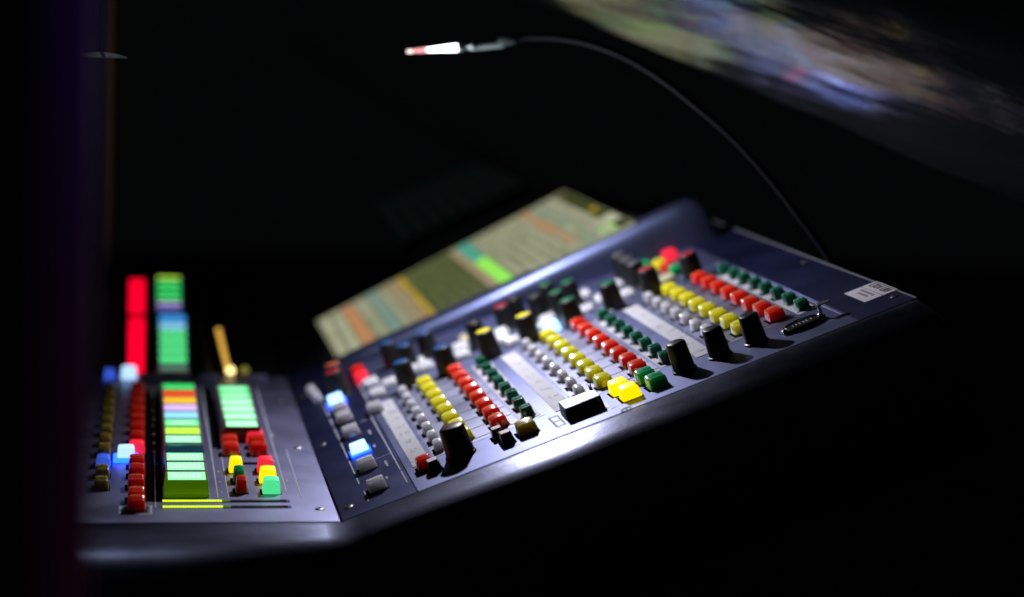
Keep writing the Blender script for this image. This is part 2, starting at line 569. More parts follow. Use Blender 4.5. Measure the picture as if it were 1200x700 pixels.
legend(U(-45), Vv(18), 9)
legend(U(-45), Vv(78), 8)
legend(U(-49.5), Vv(-2), 4)
legend(U(-47.5), Vv(-6), 4, along='y')
legend(U(-46), Vv(98), 3, along='x')
legend(U(-46), Vv(50), 4, along='y')
for g in range(3):
    for q in range(3):
        legend(U(62 * g - 22 + 20 * q), Vv(140), 5, along='x', s=0.8)
for g in range(3):
    o = U(62 * g)
    for r in range(8):
        v = Vv(8.5 + 16.15 * r)
        legend(o - 27.2, v, 4, s=0.55)
        legend(o + 8.9, v - 2, 3, s=0.5)
    for q in (-23, -12, 3.5, 15):
        legend(o + q, Vv(124.5), 5, along='x', s=0.6)
for q in (-20, 2, 44, 52, 63, 79, 95, 111):
    legend(U(q), Vv(-33.5), 5, 1, along='x', s=0.6)
flat(leg, 'printed_legend', con, M['line'], R_ROT, 0.12)['kind'] = 'stuff'
# small framed legend by the fader cap and a round arrow mark by the lit yellow keys
fl = []
for a in ((U(21.6), U(22.2), Vv(-30), Vv(-13)), (U(25.2), U(25.8), Vv(-30), Vv(-13)), (U(22.2), U(25.2), Vv(-13.8), Vv(-13)), (U(22.2), U(25.2), Vv(-30), Vv(-29.2)), (U(22.2), U(25.2), Vv(-21.8), Vv(-21.2))):
    fl.append(a)
flat(fl, 'legend_frame', con, M['ink'], R_ROT, 0.13)
bm = bmesh.new()
for i in range(16):
    a0, a1 = math.radians(20 + 19.5 * i), math.radians(20 + 19.5 * (i + 1))
    q = [Vector((math.cos(a) * r, math.sin(a) * r * 1.0, 0.0001)) for a, r in ((a0, 0.0018), (a1, 0.0018), (a1, 0.0025), (a0, 0.0025))]
    bm.faces.new([bm.verts.new(p) for p in q])
bmesh.ops.translate(bm, verts=bm.verts, vec=(U(48.5) / 1000, Vv(-42) / 1000, 0.00005))
q = [(U(48.2), Vv(-43)), (U(48.8), Vv(-43)), (U(48.8), Vv(-41)), (U(48.2), Vv(-41))]
bm.faces.new([bm.verts.new((a / 1000, b / 1000, 0.00015)) for a, b in q])
bmesh.ops.solidify(bm, geom=bm.faces[:], thickness=0.00005)
link('round_mark', bm_mesh(bm, 'round_mark', smooth=False), con, R_ROT, M['ink'])

# ------------------------------------------------------------------ push buttons
mesh_cache = {}
hole_cache = {}


def button(name, frame, x, y, w_, d, h, m, label=None, dish=0.5, bev=0.7, tap=0.5, hole=True, crown=0.3):
    key = (w_, d, h, dish, bev, tap, crown, m.name)
    if key not in mesh_cache:
        me = key_mesh(name, w_, d, h, dish, bev, tap, crown)
        me.materials.append(m)
        mesh_cache[key] = me
    pos = frame(x, y, 0)
    rot = {RW: R_ROT, LW: Matrix.Identity(4), BW: B_ROT}[frame]
    jit = Matrix.Rotation(math.radians(random.uniform(-1.4, 1.4)), 4, 'Z') @ Matrix.Rotation(math.radians(random.uniform(-1.0, 1.0)), 4, 'X')
    o = link(name, mesh_cache[key], con, Matrix.Translation(pos) @ rot @ jit)
    o.location += rot.to_3x3() @ Vector((random.uniform(-.12, .12), random.uniform(-.15, .15), random.uniform(-.15, .05) + 0.22)) / 1000
    if label:
        o['label'] = label
    if hole:
        hk = (w_, d)
        if hk not in hole_cache:
            me = mm_box('button_socket', -w_ / 2 - 0.9, w_ / 2 + 0.35, -d / 2 - 0.35, d / 2 + 0.4, -0.16, 0.02)  # black slab for cutout and shadow together, wider at the left
            me.materials.append(M['hole'])
            hole_cache[hk] = me
        link('button_socket', hole_cache[hk], o, Matrix.Identity(4))
    return o


PITCH = 16.15
for g in range(3):
    for r in range(8):
        v = 3.6 + PITCH * r
        button('red_button', RW, 62 * g + 4.0, v, 7.5, 7.2, 5.0, M['red'], dish=0.9, bev=0.42, crown=0.42)
        button('yellow_button', RW, 62 * g - 11.4, v, 7.5, 7.2, 5.0, M['yellow'], dish=0.9, bev=0.42, crown=0.42)
        button('green_button', RW, 62 * g + 16.3, v - 0.6, 5.4, 5.8, 4.5, M['green'], dish=0.05, bev=0.25, tap=0.4, crown=0.04)
        button('white_button', RW, 62 * g - 22.3, v - 0.4, 4.7, 6.0, 4.5, M['white'], dish=0.65, bev=0.45, crown=0.35)

# key column beside the seam
for v, mm_, lb in ((-20, 'grey', None), (16, 'grey', None), (46, 'g_blue', 'bright blue lit button'), (80, 'grey', None), (110, 'grey', None), (131, 'grey', None), (151, 'g_blue', 'bright blue lit button')):
    button('square_button', RW, -52, v, 7.8, 7.2, 4.6, M[mm_], lb, dish=0.3, bev=0.45, crown=0.08)
    if lb:
        k = link('glowing_skirt', mm_box('glowing_skirt', -4.5, 4.5, -4.6, 4.6, 0.05, 1.1, 0.3), con.children[-1] if False else None, None, M['g_bluehalo'])  # glowing slab added for the blue spill round the key
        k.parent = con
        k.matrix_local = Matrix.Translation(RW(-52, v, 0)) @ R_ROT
button('square_button', RW, -37.5, 106, 8.0, 8.0, 4.5, M['white'])
button('red_button', RW, -35.5, 178, 7.2, 7.5, 5.0, M['g_red'], 'lit red button at the rear left of the wing')
button('square_button', RW, -36.0, 190, 7.2, 7.5, 6.0, M['red'], None)
button('white_button', RW, -60, 172, 5.4, 6.4, 4.8, M['white'])
button('white_button', RW, -61, 190, 5.4, 6.4, 4.8, M['white'])

# front row
button('red_button', RW, -31.3, -15.5, 7.0, 8.0, 5.0, M['red'])


def block_button(u, v, w_, d, h, top):
    o = button('black_button', RW, u, v, w_, d, h, M['blackkey'], None, dish=0.05, bev=0.25, tap=0.5)
    link('button_top', mm_box('button_top_' + top, -w_ / 2 + 0.8, w_ / 2 - 0.8, -d / 2 + 0.8, d / 2 - 0.8, h - 0.3, h + 0.12, 0.1, seg=1), o, Matrix.Identity(4), M[top])


block_button(-28.6, -24.5, 5.6, 6.2, 4.6, 'silver')
block_button(0.6, -12.5, 5.4, 5.8, 4.2, 'peach')
block_button(2.2, -25.0, 5.6, 6.2, 4.6, 'peach')
button('yellow_button', RW, 11.3, -21.5, 8.4, 8.0, 5.2, M['mustard'], 'dull mustard button at the front edge')
button('yellow_button', RW, 52.9, -15.0, 8.2, 8.4, 5.4, M['g_yellow'], 'brightly lit yellow button')
button('yellow_button', RW, 54.0, -28.0, 8.2, 8.4, 5.4, M['g_yellow'], 'brightly lit yellow button')
button('green_button', RW, 64.8, -14.0, 8.2, 8.0, 5.2, M['midgreen'])
button('green_button', RW, 65.8, -27.0, 8.2, 8.0, 5.2, M['midgreen'])

# black fader cap; a pale inlay stands for the lamp's reflection on top
fc = link('fader_cap', mm_box('fader_cap', -8.1, 8.1, -7, 7, 0.3, 5.2, 0.35, 0.5, 0.6), con, Matrix.Translation(RW(35.1, -21)) @ R_ROT, M['black'])
link('cap_top', mm_box('cap_top', -7.3, 7.3, -6.0, 6.0, 5.1, 5.35, 0.1, seg=1), fc, Matrix.Identity(4), M['silver'])
link('cap_pin', lathe_mesh('cap_pin', [(0.5, 0), (0.5, 0.5)], 12), fc, Matrix.Translation((0.0062, -0.0069, 0.0040)) @ Matrix.Rotation(math.pi / 2, 4, 'X'), M['screw'])
link('cap_clip', tube_mesh('cap_clip', [(0.0068, 0.0055, 0.005), (0.0068, 0.0075, 0.0068), (0.0072, 0.0095, 0.0068), (0.0072, 0.0105, 0.002)], 0.0006, 8), fc, Matrix.Identity(4), M['screw'])
flat([(U(26), U(44.5), Vv(-30), Vv(-12))], 'fader_recess', con, M['zone'], R_ROT, 0.09)

# rear white, cream and coloured keys round the knobs
for u, v, mm_ in ((-33, 134, 'white'), (-33, 160, 'white'), (-6, 150, 'white'), (-13, 153, 'white'), (-8, 163, 'white'), (20, 176, 'cream'),
                  (12, 146, 'white'), (33, 146, 'white'), (36, 134, 'white'), (35, 160, 'white'), (53, 141, 'white'), (58, 152, 'white'), (72, 188, 'white'),
                  (76, 142, 'white'), (87, 152, 'white'), (98, 169, 'white'), (97, 141, 'white'), (118, 141, 'cream'), (-25, 145, 'white'), (14, 163, 'white'), (82, 176, 'white')):
    button('white_button' if mm_ == 'white' else 'cream_button', RW, u, v + 2, 8.2, 8.0, 3.6, M['bright' if mm_ == 'white' else mm_], dish=0.25, bev=0.6, crown=0.1)
button('blue_button', RW, 55.5, 131, 7.6, 7.6, 5.2, M['g_blue'], 'bright blue lit button among the rear knobs')
button('blue_button', RW, 94, 160, 6.2, 6.4, 4.6, keymat('pale_blue_key', (0.12, 0.24, 0.50)))
button('red_button', RW, 133, 189, 7.5, 7.5, 5.2, M['g_red'], 'lit red button at the rear right')
button('yellow_button', RW, 124, 177, 7.0, 7.0, 5.0, M['yellow'])
button('red_button', RW, 124, 163, 6.6, 7.0, 4.8, M['red'])
button('green_button', RW, 125.5, 152, 6.6, 7.0, 4.8, M['midgreen'])
button('green_button', RW, 119, 188, 6.0, 6.4, 4.6, M['midgreen'])

# ------------------------------------------------------------------ knobs
knob_meshes = {}


def knob(u, v, rb, rt, h, cap=None, label=None):
    key = (rb, rt, h)
    if key not in knob_meshes:
        me = lathe_mesh('rotary_knob', [(rb + 0.5, 0.15), (rb + 0.5, 0.9), (rb, 1.2), (rt + 0.15, h - 0.9), (rt, h - 0.35), (rt - 0.5, h)], 48, 0.012, 16)
        me.materials.append(M['knob'])
        knob_meshes[key] = me
    a = random.uniform(-2.5, 2.5)
    o = link('rotary_knob', knob_meshes[key], con, Matrix.Translation(RW(u, v)) @ R_ROT @ Matrix.Rotation(a, 4, 'Z'))
    if cap:
        if cap not in M:
            raise KeyError(cap)
        ck = ('cap', cap, rt)
        if ck not in knob_meshes:
            me = lathe_mesh('knob_cap', [(rt - 0.7, h - 0.15), (rt - 0.7, h + 0.18), (rt - 1.0, h + 0.3)], 32)
            me.materials.append(M[cap])
            knob_meshes[ck] = me
        link('knob_cap', knob_meshes[ck], o, Matrix.Identity(4))
    # pointer line
    pk = ('pointer', rt, h)
    if pk not in knob_meshes:
        me = mm_box('pointer', -0.3, 0.3, rt - 2.0 if not cap else rt - 0.55, rt + 0.02, h * 0.55, h + 0.12, 0.05, seg=1)
        me.materials.append(M['black'])
        knob_meshes[pk] = me
    if label:
        o['label'] = label
    return o


for nm, c in (('c_blue', (0.02, 0.08, 0.24)), ('c_yellow', (0.80, 0.68, 0.02)), ('c_green', (0.012, 0.13, 0.05)), ('c_red', (0.35, 0.02, 0.04)), ('c_grey', (0.10, 0.10, 0.105)),
              ('c_dark', (0.03, 0.025, 0.03)), ('c_maroon', (0.10, 0.015, 0.03)), ('c_orange', (0.45, 0.11, 0.04))):
    M[nm] = mat(nm[2:] + '_knob_cap', c, 0.35)

knob(-16.5, -17.0, 5.9, 5.0, 12.6, 'c_maroon', 'large knob at the front with a dark maroon cap')
for u, v in ((79.7, -19.5), (95.6, -19.0), (111.4, -19.8)):
    knob(u, v, 4.6, 3.9, 12.4, 'c_dark')
for u, v, cp in ((-48.5, 163, 'c_red'), (-47, 180, 'c_orange'), (-18, 129, 'c_blue'), (2, 128, 'c_blue'), (23.6, 127.5, 'c_yellow'), (44, 129, 'c_yellow'), (66, 127, 'c_green'), (87, 129, 'c_green'), (107, 128.5, 'c_red'), (128, 127.5, 'c_red')):
    knob(u, v, 5.2, 4.3, 13.2, cp)
for u, v, cp in ((-18, 184, 'c_blue'), (-12, 164, 'c_blue'), (0, 174, 'c_blue'), (23, 157, 'c_dark'), (40, 169, 'c_red'), (48, 178, 'c_dark'), (57, 165, 'c_dark'), (66, 181, 'c_green'), (66, 154, 'c_green'), (75, 167, 'c_green'), (107, 185, 'c_grey'), (107, 169, 'c_grey'), (107, 154, 'c_grey')):
    knob(u, v, 4.9, 4.0, 13.0, cp)

# ------------------------------------------------------------------ screws
scr = lathe_mesh('screw', [(1.9, 0.0), (1.9, 0.2), (1.4, 0.5), (0.8, 0.55), (0.75, 0.3)], 20)
scr.materials.append(M['screw'])
slot = mm_box('screw_slot', -1.1, 1.1, -0.2, 0.2, 0.4, 0.58)
slot.materials.append(M['hole'])
for fr, rot, x, y in ((RW, R_ROT, -66.0, 83.6), (RW, R_ROT, -65.6, -28.5), (RW, R_ROT, 169, 81), (RW, R_ROT, 169, -30), (RW, R_ROT, -66, 196),
                      (LW, Matrix.Identity(4), -6.7, 11.4), (LW, Matrix.Identity(4), -7.0, 121), (LW, Matrix.Identity(4), -7.6, 228)):
    o = link('screw', scr, con, Matrix.Translation(fr(x, y)) @ rot @ Matrix.Rotation(random.uniform(0, 3), 4, 'Z'))
    link('screw_slot', slot, o, Matrix.Identity(4))

# ------------------------------------------------------------------ oval badge with latch at the right
lath = lathe_mesh('oval_badge', [(10.0, 0.2), (10.0, 1.2), (9.3, 1.9), (8.4, 2.0), (8.0, 1.6)], 48)
lath.materials.append(M['black'])
bd = link('oval_badge', lath, con, Matrix.Translation(RW(131.5, -22.0)) @ R_ROT @ Matrix.Rotation(math.radians(6), 4, 'Z') @ Matrix.Diagonal((1, 0.62, 1, 1)))
ring = []
for i in range(49):
    a = 2 * math.pi * i / 48
    ring.append((0.0078 * math.cos(a), 0.0078 * math.sin(a), 0.0019))
link('badge_rim', tube_mesh('badge_rim', ring, 0.00035, 8), bd, Matrix.Identity(4), M['chrome'])
bm = bmesh.new()
random.seed(3)
xq = -0.0045
for k in range(6):
    w0 = random.uniform(0.0009, 0.0014)
    for q in (((xq, xq + w0 * .3, -0.001, 0.0014)), ((xq + w0 * .3, xq + w0, random.choice((-0.001, 0.0002, 0.0009)), None))):
        x0, x1, y0, y1 = q
        y1 = y0 + 0.0005 if y1 is None else y1
        box_bm(bm, x0, x1, y0, y1, 0.0015, 0.0019)
    xq += w0 + 0.0006
link('badge_marks', bm_mesh(bm, 'badge_marks', smooth=False), bd, Matrix.Identity(4), M['chrome'])
lt = link('latch_post', lathe_mesh('latch_post', [(1.5, 0.1), (1.3, 1.0), (0.75, 1.6), (0.7, 5.0), (1.1, 5.4), (1.0, 6.0)], 20), con,
          Matrix.Translation(RW(140.0, -21.5)) @ R_ROT, M['chrome'])
link('latch_tab', lathe_mesh('latch_tab', [(2.6, -0.25), (2.8, 0.0), (2.6, 0.3)], 28), lt, Matrix.Translation((0.0026, 0.0012, 0.0058)) @ Matrix.Diagonal((1.15, 0.8, 1, 1)), M['screw'])
link('badge_bolt', lathe_mesh('badge_bolt', [(1.0, 0.1), (1.0, 1.5), (0.6, 2.2)], 18), con, Matrix.Translation(RW(122.6, -25.0)) @ R_ROT, M['chrome'])

# ------------------------------------------------------------------ asset label at the right edge
lb = flat([(U(158.8), U(166.6), Vv(-22.2), Vv(2.3)), (U(167.0), U(174.2) - 0.4, Vv(-22.2), Vv(2.3))], 'asset_label', con, M['label'], R_ROT, 0.16)
lb['label'] = 'white two part label with dark lettering'


def text_mesh(name, body, size, m, parent, mw, bold=0.0):
    cu = bpy.data.curves.new(name, 'FONT')
    cu.body = body
    cu.size = size
    cu.extrude = 0.00004
    cu.offset = bold
    cu.align_x = 'CENTER'
    cu.align_y = 'CENTER'
    tmp = bpy.data.objects.new(name, cu)
    C.objects.link(tmp)
    bpy.context.view_layer.update()
    me = bpy.data.meshes.new_from_object(tmp.evaluated_get(bpy.context.evaluated_depsgraph_get()))
    bpy.data.objects.remove(tmp)
    me.name = name
    me.materials.clear()
    me.materials.append(m)
    return link(name, me, parent, mw)


T = Matrix.Rotation(-math.pi / 2, 4, 'Z')
text_mesh('lettering', 'LTD1 LRV', 0.0046, M['ink'], lb, Matrix.Translation((U(170.4) / 1000, Vv(-10) / 1000, 0.00025)) @ T, 0.00010)
st = []
for x, y0, y1 in ((164.2, -2.0, -17.5), (161.9, -4.5, -16.0)):
    y = y0
    while y > y1:
        a = random.uniform(0.7, 1.3)
        st.append((U(x), U(x) + 1.25, Vv(y - a), Vv(y)))
        y -= a + 0.45
flat(st, 'small_print', lb, M['faint_ink'], Matrix.Identity(4), 0.22)['kind'] = 'stuff'

# ------------------------------------------------------------------ left section: LCD keys
I4 = Matrix.Identity(4)
lcd_meshes = {}


def lcd_key(frame, rot, x0, x1, y0, y1, h, body, window, label=None, readout=None, name='lcd_key'):
    w_, d = x1 - x0, y1 - y0
    k = (round(w_, 1), round(d, 1), h, body)
    if k not in lcd_meshes:
        me = mm_box('lcd_key', -w_ / 2, w_ / 2, -d / 2, d / 2, 0.1, h, 0.5, 0.7, 0.3)
        me.materials.append(M[body])
        lcd_meshes[k] = me
    o = link(name, lcd_meshes[k], con, Matrix.Translation(frame((x0 + x1) / 2, (y0 + y1) / 2)) @ rot)
    if label:
        o['label'] = label
    if window:
        k2 = k + (window,)
        if k2 not in lcd_meshes:
            me = mm_box('window', -w_ / 2 + 1.6, w_ / 2 - 1.6, -d / 2 + 1.5, d / 2 - 1.1, h - 0.2, h + 0.06)
            me.materials.append(M[window])
            lcd_meshes[k2] = me
        link('window', lcd_meshes[k2], o, I4)
        if readout:
            k3 = k + ('readout', readout)
            if k3 not in lcd_meshes:
                bm = bmesh.new()
                for yy in (-0.12, 0.16):
                    p = -w_ * 0.34
                    while p < w_ * 0.30:
                        a = random.uniform(0.8, 1.6)
                        box_bm(bm, p / 1000, (p + a) / 1000, (yy * d - d * 0.09) / 1000, (yy * d + d * 0.09) / 1000, h / 1000, (h + 0.1) / 1000)
                        p += a + 0.35
                me = bm_mesh(bm, 'readout', smooth=False)
                me.materials.append(M[readout])
                lcd_meshes[k3] = me
            link('readout', lcd_meshes[k3], o, I4)
    return o


win = ['g_mintpale', 'g_mintpale', 'g_mintpale', None, 'g_mintpale', 'g_lime', 'g_mint', 'g_cyan', 'g_lilac', 'g_orange', 'g_scarlet', 'g_grn']
y = 30.0
for i, wn in enumerate(win):
    body = 'lcdgreen' if i == 0 else ('lcddark' if wn is None else 'lcdbody')
    lcd_key(LW, I4, -66.6, -48.6, y, y + 16.2, 7.0, body, wn, None if wn else 'dark unlit key in the column of lit keys', 'g_readout' if wn and 'mint' in wn else None)
    y += 17.1
y = 131.5
for i in range(6):
    lcd_key(LW, I4, -39.6, -22.4, y, y + 15.6, 7.0, 'lcdred' if i == 0 else 'lcdbody', 'g_mintpale' if i < 4 else 'g_mint', None, 'g_readout')
    y += 16.6
# black strips: shadows of the tall LCD keys painted beside their columns
flat([(-74.0, -66.9, 24, 250), (-44.6, -40.4, 120, 262)], 'dark_slot', con, M['hole'], I4, 0.06)

# red, blue and yellow keys at the far left
for yv in (12.4, 26.0, 46.5, 66.5, 83.0):
    button('red_button', LW, -77.1, yv, 7.2, 8.2, 5.2, M['red'], dish=1.0, bev=0.8)
for i in range(8):
    button('red_button', LW, -77.4, 112 + 19.2 * i, 7.2, 8.2, 5.0, M['g_red'] if i == 0 else M['red'], 'red button glowing beside a lit blue one' if i == 0 else None)
button('blue_button', LW, -81.6, 96, 7.6, 7.6, 6.5, M['g_white'], 'brilliant white blue lit button between the red ones')
k = link('glowing_skirt', mm_box('glowing_skirt', -5.2, 5.2, -5.2, 5.2, 0.05, 2.0, 0.3), con, Matrix.Translation(LW(-81.8, 96)), M['g_bluehalo'])  # added glow, stands for this key's blue spill on the plate
button('blue_button', LW, -82.0, 284, 8.0, 8.0, 6.5, M['g_white'], 'brilliant white blue lit button behind the red ones')
button('blue_button', LW, -92.0, 284, 6.4, 7.0, 5.0, M['g_bluedim'], 'dim blue lit button')
for i in range(11):
    b = i == 2
    button('yellow_button', LW, -91.0, 46 + 20 * i, 6.2, 8.6, 4.6, M['g_bluedim'] if b else M['dullyellow'], 'button glowing blue in the dull yellow column' if b else None)
flat([(-83.6, -82.6, 4, 18), (-72.0, -71.0, 4, 18), (-82.6, -72.0, 4, 5), (-82.6, -72.0, 17, 18)], 'printed_frame', con, M['line'], I4, 0.1)

# small coloured keys in the middle of the left section
for r in range(3):
    yv = 108.0 + 13.2 * r
    button('red_button', LW, -37.0, yv, 7.8, 7.6, 5.4, M['red'], dish=1.0, bev=0.8)
    button('red_button', LW, -25.2, yv, 8.0, 7.6, 5.4, M['g_red'] if r == 2 else M['red'], 'lit red button' if r == 2 else None)
for x, yv, w_, mm_, lb_ in ((-36.3, 76, 5.8, 'g_yellow', 'lit yellow button'), (-35.9, 58.5, 5.2, 'midgreen', None), (-35.8, 40.5, 5.0, 'red', None),
                            (-23.9, 76, 7.0, 'g_red', 'lit red button'), (-24.1, 58, 7.2, 'g_yellow', 'lit yellow button'), (-23.9, 39.5, 7.2, 'g_green', 'lit mint green button')):
    nm = {'g_yellow': 'yellow_button', 'midgreen': 'green_button', 'red': 'red_button', 'g_red': 'red_button', 'g_green': 'green_button'}[mm_]
    button(nm, LW, x, yv, w_, 8.2, 6.0, M[mm_], lb_, dish=0.25)
flat([(-32.5, -25.4, 88, 92.5)], 'dark_slot', con, M['hole'], I4, 0.06)

# LED bar meters at the front
for y0 in (14.3, 23.6):
    mt = link('bar_meter', mm_box('bar_meter', -67.5, -17.5, y0 - 1.3, y0 + 3.0, 0.0, 0.10), con, I4, M['plate_d'])
    for i in range(46):
        x = -66.6 + i * 1.05
        m = 'g_meter' if i < 22 else 'g_meterdim' if i < 25 else 'm_offg' if i < 33 else 'm_offy' if i < 38 else 'm_offr'
        k = ('seg', m)
        if k not in lcd_meshes:
            me = mm_box('meter_segment', -0.44, 0.44, -0.9, 0.9, 0.08, 0.5)
            me.materials.append(M[m])
            lcd_meshes[k] = me
        link('meter_segment', lcd_meshes[k], mt, Matrix.Translation((x / 1000, (y0 + 0.9) / 1000, 0)))

# printed lines and legends of the left section
ll = [(-70.0, -69.6, 14, 262), (-45.6, -45.1, 30, 262), (-41.4, -41.0, 30, 118), (-17.9, -17.5, 40, 262), (-12.6, -12.2, 30, 118)]
flat(ll, 'printed_outline', con, M['line'], I4, 0.11)['kind'] = 'stuff'
leg = []
for x, yv, n in ((-17, 150, 8), (-19.6, 96, 5), (-44, 76, 3), (-44, 58, 3), (-44, 40, 3), (-16.6, 60, 4), (-69.2, 90, 3)):
    legend(x, yv, n, along='y', s=0.8)
flat(leg, 'printed_legend', con, M['line'], I4, 0.12)['kind'] = 'stuff'

# meter bridge
link('meter_bridge', mm_box('meter_bridge', -229, -6, 0, 152, -30, -0.3, 0.5), con, Matrix.Translation((0, 0.290, 0)) @ B_ROT, M['body'])
bridge = [('g_mintpale', 14), ('g_mint', 28), ('g_mint', 42)]
rows = ['lcdlow', 'g_mint', 'g_mint', 'g_mint', 'g_mint', 'g_cyan', 'g_sky']
M['lcdlow'] = glow('grey_green_window', (0.16, 0.30, 0.22), 0.6)
t = 0.5
for m in rows:
    lcd_key(BW, B_ROT, -67.6, -50.4, t, t + 10.2, 2.5, 'lcdbody' if m == 'lcdlow' else 'lcddark', m, None, None, name='bridge_display')
    t += 10.7
t = 80.0
for m, hgt in (('g_violet', 7.2), ('g_lilac', 5.4), ('g_grn', 9.4), ('g_grn', 9.4), ('g_grn', 9.4), ('g_lime', 6.6)):
    lcd_key(BW, B_ROT, -68.6, -52.6, t, t + hgt, 2.5, 'lcddark', m, None, None, name='bridge_display')
    t += hgt + 0.7
seg = mm_box('red_segment', -4.3, 4.3, -3.4, 3.4, 0.1, 2.0, 0.3)
seg.materials.append(M['g_redlcd'])
for i in range(9):
    link('red_segment', seg, con, Matrix.Translation(BW(-78.4, 5.0 + 7.9 * i)) @ B_ROT)
for i in range(6):
    link('red_segment', seg, con, Matrix.Translation(BW(-78.6, 84 + 7.9 * i)) @ B_ROT)
seg = mm_box('gold_segment', -1.3, 1.3, -1.35, 1.35, 0.1, 1.6, 0.3)
seg.materials.append(M['g_gold'])
for i in range(9):
    link('gold_segment', seg, con, Matrix.Translation(BW(-30.6 - 0.42 * i, 9 + 6.2 * i)) @ B_ROT)
seg = mm_box('brass_segment', -1.9, 1.9, -2.9, 2.9, 0.1, 1.6, 0.3)
seg.materials.append(M['brass'])
for i in range(9):
    link('brass_segment', seg, con, Matrix.Translation(BW(-40.8 - 0.4 * i, 8 + 6.7 * i)) @ B_ROT)
seg = mm_box('amber_segment', -3.0, 3.0, -3.6, 3.6, 0.1, 1.6, 0.3)
seg.materials.append(mat('amber_off', (0.06, 0.035, 0.008), 0.5))
for i in range(12):
    link('amber_segment', seg, con, Matrix.Translation(BW(-92.5, 8 + 8.6 * i)) @ B_ROT)
bulb = lathe_mesh('indicator_bulb', [(2.2, 0), (2.2, 1.6), (1.5, 3.0), (0.6, 3.5)], 20)
bulb.materials.append(M['g_bulb'])
o = link('indicator_bulb', bulb, con, Matrix.Translation(BW(-29.3, 6.0)) @ B_ROT)
o['label'] = 'brilliant warm indicator bulb'
b2 = bulb.copy()
b2.materials.clear()
b2.materials.append(glow('weak_bulb', (0.30, 0.28, 0.05), 0.5))
o = link('indicator_bulb', b2, con, Matrix.Translation(BW(-21.8, 6.5)) @ B_ROT)
o['label'] = 'weak olive indicator bulb'
for x in (-41, -16, -72):
    link('hinge_tab', mm_box('hinge_tab', -5, 5, -2.5, 2.5, 0.1, 3.0, 0.6), con, Matrix.Translation(LW(x, 283, 0)), M['zone'])

# ------------------------------------------------------------------ screen module behind the right wing
st_ = [(-46, 233, 2.6), (-43, 232, 4.2), (-25, 230, 6.3), (4, 228, 8.4), (23, 226, 9.6), (53, 223, 12.4), (80, 219.5, 15.2), (107, 216, 18.0), (127, 213, 20.3), (146, 209.5, 22.6), (154, 208, 22.8), (159, 207.5, 20.5), (162, 208, 15), (163.5, 209, 8)]
bm = bmesh.new()
ringz = []
for u, v, h in st_:
    pr_ = []
    d = 9.0
    for i in range(11):
        a = math.pi / 2 * i / 10
        pr_.append((v - d * math.cos(a) ** 0.85, h * math.sin(a) ** 0.8))
    pr_ = [(v - d - 0.3, -0.9)] + pr_ + [(v + 4, h - 0.1), (v + 6, h - 1.0), (v + 6, -1.0)]
    ringz.append([bm.verts.new(RW(u, a, b)) for a, b in pr_])
for a, b in zip(ringz, ringz[1:]):
    for i in range(len(a) - 1):
        bm.faces.new((a[i], a[i + 1], b[i + 1], b[i]))
    bm.faces.new((a[-1], a[0], b[0], b[-1]))
bm.faces.new(ringz[0])
bm.faces.new(list(reversed(ringz[-1])))
bz = link('screen_bezel', bm_mesh(bm, 'screen_bezel', angle=60), con, m=M['bezel'])
bz['label'] = 'rounded blue grey bezel in front of the screen'
# housing under the screen
bm = bmesh.new()
lo = [RW(-48, 238, -1), RW(160, 214, -1), RW(160, 420, -1), RW(-48, 420, -1)]
hi = [SW(-9, -10, -1.6), SW(170, -38, -1.6), SW(170, 140, -1.6), SW(-6, 140, -1.6)]
vs = [bm.verts.new(p) for p in lo + hi]
for f in ((0, 3, 2, 1), (4, 5, 6, 7), (0, 1, 5, 4), (1, 2, 6, 5), (2, 3, 7, 6), (3, 0, 4, 7)):
    bm.faces.new([vs[i] for i in f])
hs = link('screen_housing', bm_mesh(bm, 'screen_housing', smooth=False), con, m=M['frame'])
# the display itself: base sheet and the drawn interface on it
scr_m = {}
for nm, c, e in (('base', (0.300, 0.310, 0.185), 0.95), ('dark', (0.110, 0.135, 0.045), 0.9), ('grey', (0.36, 0.35, 0.25), 0.95), ('pale', (0.44, 0.46, 0.32), 1.0), ('orange', (0.60, 0.235, 0.095), 0.85),
                 ('teal', (0.20, 0.32, 0.27), 0.85), ('tan', (0.38, 0.285, 0.17), 0.85), ('yellow', (0.45, 0.30, 0.03), 0.9), ('cyan', (0.07, 0.42, 0.30), 0.85),
                 ('green', (0.30, 0.85, 0.10), 1.0), ('ink', (0.06, 0.075, 0.045), 0.85), ('gold', (0.60, 0.40, 0.02), 0.9), ('olive', (0.045, 0.055, 0.014), 0.85)):
    scr_m[nm] = glow('screen_' + nm, c, e, (0.01, 0.01, 0.01))
bm = bmesh.new()
box_bm(bm, -0.0015, 0.1665, -0.013, 0.133, -0.0015, 0.0)
for vtx in bm.verts:
    if vtx.co.y < 0:
        vtx.co.y -= 0.16 * vtx.co.x
link('display', bm_mesh(bm, 'display', smooth=False), con, Matrix.Translation(SW(0, 0)) @ S_ROT, scr_m['base'])
cells = {k: [] for k in scr_m}


def cell(c, s0, s1, t0, t1):
    cells[c].append((s0, s1, t0, t1))


random.seed(11)
T1 = 131


def column(s0, s1, base, bits, step=6.4, t0=-44, t1=T1):
    """one strip of the interface: a ground with rows of small fields"""
    cell(base, s0, s1, t0, t1)
    cells.setdefault('_ink', []).append((s0 - 0.35, s0 + 0.25, t0, t1))
    t = t0 + 1
    while t < t1 - step:
        for c, a, b, f in bits:
            if random.random() < f:
                cells.setdefault('_' + c, []).append((s0 + (s1 - s0) * a, s0 + (s1 - s0) * b, t + 0.8, t + step - 1.6))
        t += step


